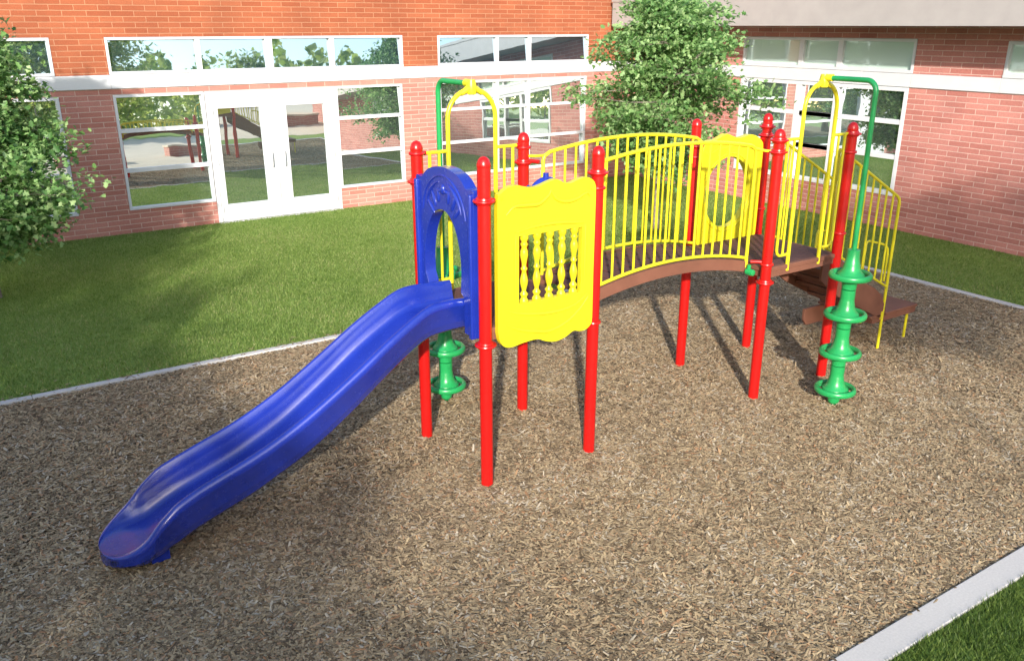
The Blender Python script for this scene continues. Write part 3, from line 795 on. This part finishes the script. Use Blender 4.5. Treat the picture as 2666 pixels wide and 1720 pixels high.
# ================================================================== TREES
def tree(name, loc, label, H, base, rprof, nclump, leaf, seed, group=None, mat='leaf', per=26, droop=.0, trunk_r=.055, spread=.2, limbs=46):
    r = random.Random(seed); nr = np.random.default_rng(seed)
    T = empty(name, loc, label, 'tree', group)
    tb = MB()
    tp = [(0,0,-.05)]; x = y = 0
    for i in range(1, 11):
        x += r.uniform(-.03, .03)*H/4; y += r.uniform(-.03, .03)*H/4; tp.append((x, y, H*.97*i/10))
    tb.tube(tp, [trunk_r*(1.25 if i == 0 else 1-.9*i/10.5) for i in range(11)], 10)
    def at(z):
        k_ = min(9.999, max(0, z/(H*.97)*10)); i = int(k_); t = k_-i
        return Vector(tp[i]).lerp(Vector(tp[i+1]), t)
    C = []
    for q in range(limbs):
        h = base+(H*.96-base)*((q+.5)/limbs)**.9; a = q*2.399963+r.uniform(-.5, .5)
        R = rprof((h-base)/(H-base))*r.uniform(.55, 1.15)*(1+.15*math.sin(3*a+h*3.1+seed))
        p0 = at(h*.93); el = r.uniform(.05, .55)
        d = Vector((math.cos(a)*math.cos(el), math.sin(a)*math.cos(el), math.sin(el)))
        pts = [p0+d*R*t+Vector((0, 0, -droop*R*t*t)) + Vector((r.uniform(-.04,.04), r.uniform(-.04,.04), r.uniform(-.03,.03)))*R*(t > 0) for t in (0, .25, .5, .75, 1)]
        rb = trunk_r*.4*(1-h/H*.6)
        tb.tube(pts, [rb, rb*.75, rb*.55, rb*.35, rb*.12], 6)
        for t in np.linspace(.22, 1.0, max(3, int(nclump/limbs))):
            i = min(3, int(t*4)); c = pts[i].lerp(pts[i+1], t*4-i)
            side = Vector((-math.sin(a), math.cos(a), 0))*r.gauss(0, .20)*R*(.4+t)+Vector((0, 0, r.gauss(0, .07)))*R
            e = c+side
            if side.length > .08: tb.tube([c, c.lerp(e, .5)+Vector((0,0,.02)), e], [rb*.3, rb*.2, rb*.08], 4)
            C.append((e, d))
    # leaves
    N = len(C)*per
    cen = np.repeat(np.array([c[0][:] for c in C]), per, 0); dr = np.repeat(np.array([c[1][:] for c in C]), per, 0)
    off = nr.normal(0, 1, (N, 3))*np.array([spread, spread, spread*.5])
    P = cen+off+dr*nr.uniform(-.3, .8, (N, 1))*spread
    # leaf axes
    ax = dr*.6+nr.normal(0, .55, (N, 3)); ax[:, 2] -= .12; ax /= np.linalg.norm(ax, axis=1)[:, None]
    nn = nr.normal(0, .5, (N, 3)); nn[:, 2] += 1.0; sd = np.cross(ax, nn); sd /= np.linalg.norm(sd, axis=1)[:, None]
    nn = np.cross(sd, ax)
    L = leaf*nr.uniform(.55, 1.25, (N, 1))
    shape = [(0, 0, 0), (.28, .20, .05), (.34, .46, .10), (.55, .20, .04), (.74, .30, .06), (1.0, 0, -.08), (.74, -.30, .06), (.55, -.20, .04), (.34, -.46, .10), (.28, -.20, .05)]
    mid = (.5, 0, -.03)
    V = [P+(ax*a+sd*b+nn*c)*L for a, b, c in shape]
    V = np.stack(V, 1).reshape(-1, 3)
    F = np.array([(0,1,2,3),(0,3,4,5)])  # right half
    F2 = np.array([(0,5,6,7),(0,7,8,9)])
    q = np.concatenate([F, F2]); FF = (np.arange(N)[:, None, None]*10+q[None]).reshape(-1, 4)
    tb.build('trunk', M['bark'], T, loc=loc)
    o = link('crown', np_mesh('crown', V, FF, M[mat]), T, loc=loc)
    return T
# broad oval young maple in front of the inner corner
def table(tb):
    def f(t):
        for (a, ra), (b, rb) in zip(tb, tb[1:]):
            if t <= b: return ra+(rb-ra)*(t-a)/(b-a)
        return tb[-1][1]
    return f
prof_a = table([(0,.9),(.17,1.35),(.36,1.7),(.60,1.35),(.8,.95),(.92,.62),(1,.35)])
tree('maple_tree', (8.12, 6.75, 0), 'leafy young tree with a full crown behind the arched bridge', 4.75, 1.2, prof_a, 860, .098, 3, droop=.16, spread=.13, limbs=95, per=34)
tree('maple_tree', (-3.25, 8.75, 0), 'leafy young tree at the left edge, partly hiding the brick wall', 4.75, .8, table([(0,.95),(.05,1.2),(.38,1.5),(.56,1.0),(.85,.65),(1,.3)]), 860, .105, 12, droop=.2, spread=.14, limbs=95, per=36)

# tall trees standing outside the left edge of the picture: they shade the left of the play area and the lawn
for q, (x, y, h, sd_) in enumerate([(-10.2,-16.2,5.8,22),(-10.4,-13.2,6.0,23),(-9.9,-10.4,6.1,24),(-10.3,-7.6,6.0,25),(-9.9,-4.8,6.1,28),(-10.0,-2.0,6.2,26),(-10.4,1.2,6.6,27)]):
    tree('shade_tree', (x, y, 0), 'dense shade tree in the row west of the play area', h, .9, lambda t: 2.1*math.sin(math.pi*min(1, .2+t*.72)), (150 if y > -6 else 84), .24, sd_, 'shade trees west of the play area', 'leaf_far', per=26, trunk_r=.12, spread=.36, limbs=44)
for q, (x, y, h, cb, sd_) in enumerate([(-.2,-8.9,7.3,4.7,61),(1.5,-10.3,8.1,5.3,62),(3.1,-11.4,7.6,4.6,63),(-1.0,-12.2,8.6,5.8,64)]):
    tree('tall_tree', (x, y, 0), 'tall high-crowned tree south of the play area', h, cb, lambda t: 1.75*math.sin(math.pi*min(1, .2+t*.72)), 95, .2, sd_, 'tall trees south of the play area', 'leaf_far', per=26, trunk_r=.045, spread=.34, limbs=30)
# courtyard trees and planters behind the camera, seen in the window glass
for q, (x, y, h) in enumerate([(-8,-44,8.6),(-2,-46,10.4),(3.5,-45,8.2),(8.5,-46,9.6),(15.5,-45,9.0),(20,-46,10.6),(26,-45,8.6),(31,-46,9.8),(37,-46,9.0)]):
    tree('courtyard_tree', (x, y, 0), 'broad green tree beyond the paved courtyard', h, 1.2, lambda t: 3.0*math.sin(math.pi*min(1, .2+t*.72)), 150, .42, 50+q, 'trees beyond the courtyard', 'leaf_far', per=20, trunk_r=.16, spread=.55, limbs=30)
for q, (x, y) in enumerate([(1.5,-11),(6.5,-13),(10.5,-10.5),(-1.5,-15)]):
    m = MB(); m.box(x-1.1, x+1.1, y-.6, y+.6, 0.017, .45)
    T = empty('brick_planter', (x, y, 0), 'low brick planter with a pale stone coping on the courtyard paving', 'planter', 'brick planters on the courtyard')
    m.build('body', M['brick_lo'], T, smooth=False)
    m = MB(); m.box(x-1.16, x+1.16, y-.66, y+.66, .451, .53); m.build('coping', M['paving'], T, bevel=.01)
# distant wood, behind the camera
def wood():
    r = np.random.default_rng(99); n = 36000
    ang = r.uniform(rad(190), rad(350), n); D = 95+r.uniform(0, 12, n)
    # uneven skyline
    h = 14.6+1.6*np.sin(ang*31)+1.6*np.sin(ang*67+1)+1.4*np.sin(ang*113)
    P = np.c_[5+D*np.cos(ang), -5+D*np.sin(ang), r.uniform(0, 1, n)**.8*h]
    a = r.normal(0, 1, (n, 3)); a /= np.linalg.norm(a, axis=1)[:, None]; b = np.cross(a, r.normal(0, 1, (n, 3))); b /= np.linalg.norm(b, axis=1)[:, None]
    s_ = r.uniform(.35, .8, (n, 1))
    V = np.stack([P-a*s_, P-b*s_*.7, P+a*s_, P+b*s_*.7], 1).reshape(-1, 3)
    return link('woodland', np_mesh('woodland', V, np.arange(n*4).reshape(n, 4), M['leaf_far']))
tag(wood(), 'distant belt of woodland beyond the school grounds', 'woodland', kind='stuff')

# ================================================================== LIGHT, CAMERA
EL, AZ = 21.0, 55.0
sd = Vector((math.cos(rad(AZ))*math.cos(rad(EL)), math.sin(rad(AZ))*math.cos(rad(EL)), -math.sin(rad(EL))))
L = bpy.data.lights.new('sun', 'SUN'); L.energy = 3.3; L.angle = rad(1.3); L.color = (1, .93, .83)
lo = bpy.data.objects.new('sun', L); COL.objects.link(lo); lo.rotation_euler = sd.to_track_quat('-Z', 'Y').to_euler(); lo.location = (-10, -15, 12)
W = bpy.data.worlds.new('World'); sc.world = W; W.use_nodes = True
wn = W.node_tree; sky = wn.nodes.new('ShaderNodeTexSky'); sky.sky_type = 'NISHITA'; sky.sun_disc = False
sky.sun_elevation = rad(EL); sky.sun_rotation = rad(215); sky.air_density = 1.0; sky.dust_density = 1.5
wn.links.new(sky.outputs[0], wn.nodes['Background'].inputs['Color']); wn.nodes['Background'].inputs['Strength'].default_value = .15

cam = bpy.data.cameras.new('camera'); cam.sensor_width = 36; cam.lens = 1991.33/2387*36; cam.clip_end = 1000
co = bpy.data.objects.new('camera', cam); COL.objects.link(co)
yaw, pit = .57915, .34338
fw = Vector((math.sin(yaw)*math.cos(pit), math.cos(yaw)*math.cos(pit), -math.sin(pit))); rt = Vector((math.cos(yaw), -math.sin(yaw), 0)); up = rt.cross(fw)
co.matrix_world = Matrix(((rt.x, up.x, -fw.x, -3.48937), (rt.y, up.y, -fw.y, -5.73993), (rt.z, up.z, -fw.z, 3.87401), (0, 0, 0, 1)))
sc.camera = co
sc.render.engine = 'CYCLES'
sc.view_settings.view_transform = 'Standard'; sc.view_settings.look = 'None'; sc.view_settings.gamma = 1; sc.view_settings.exposure = 1.22
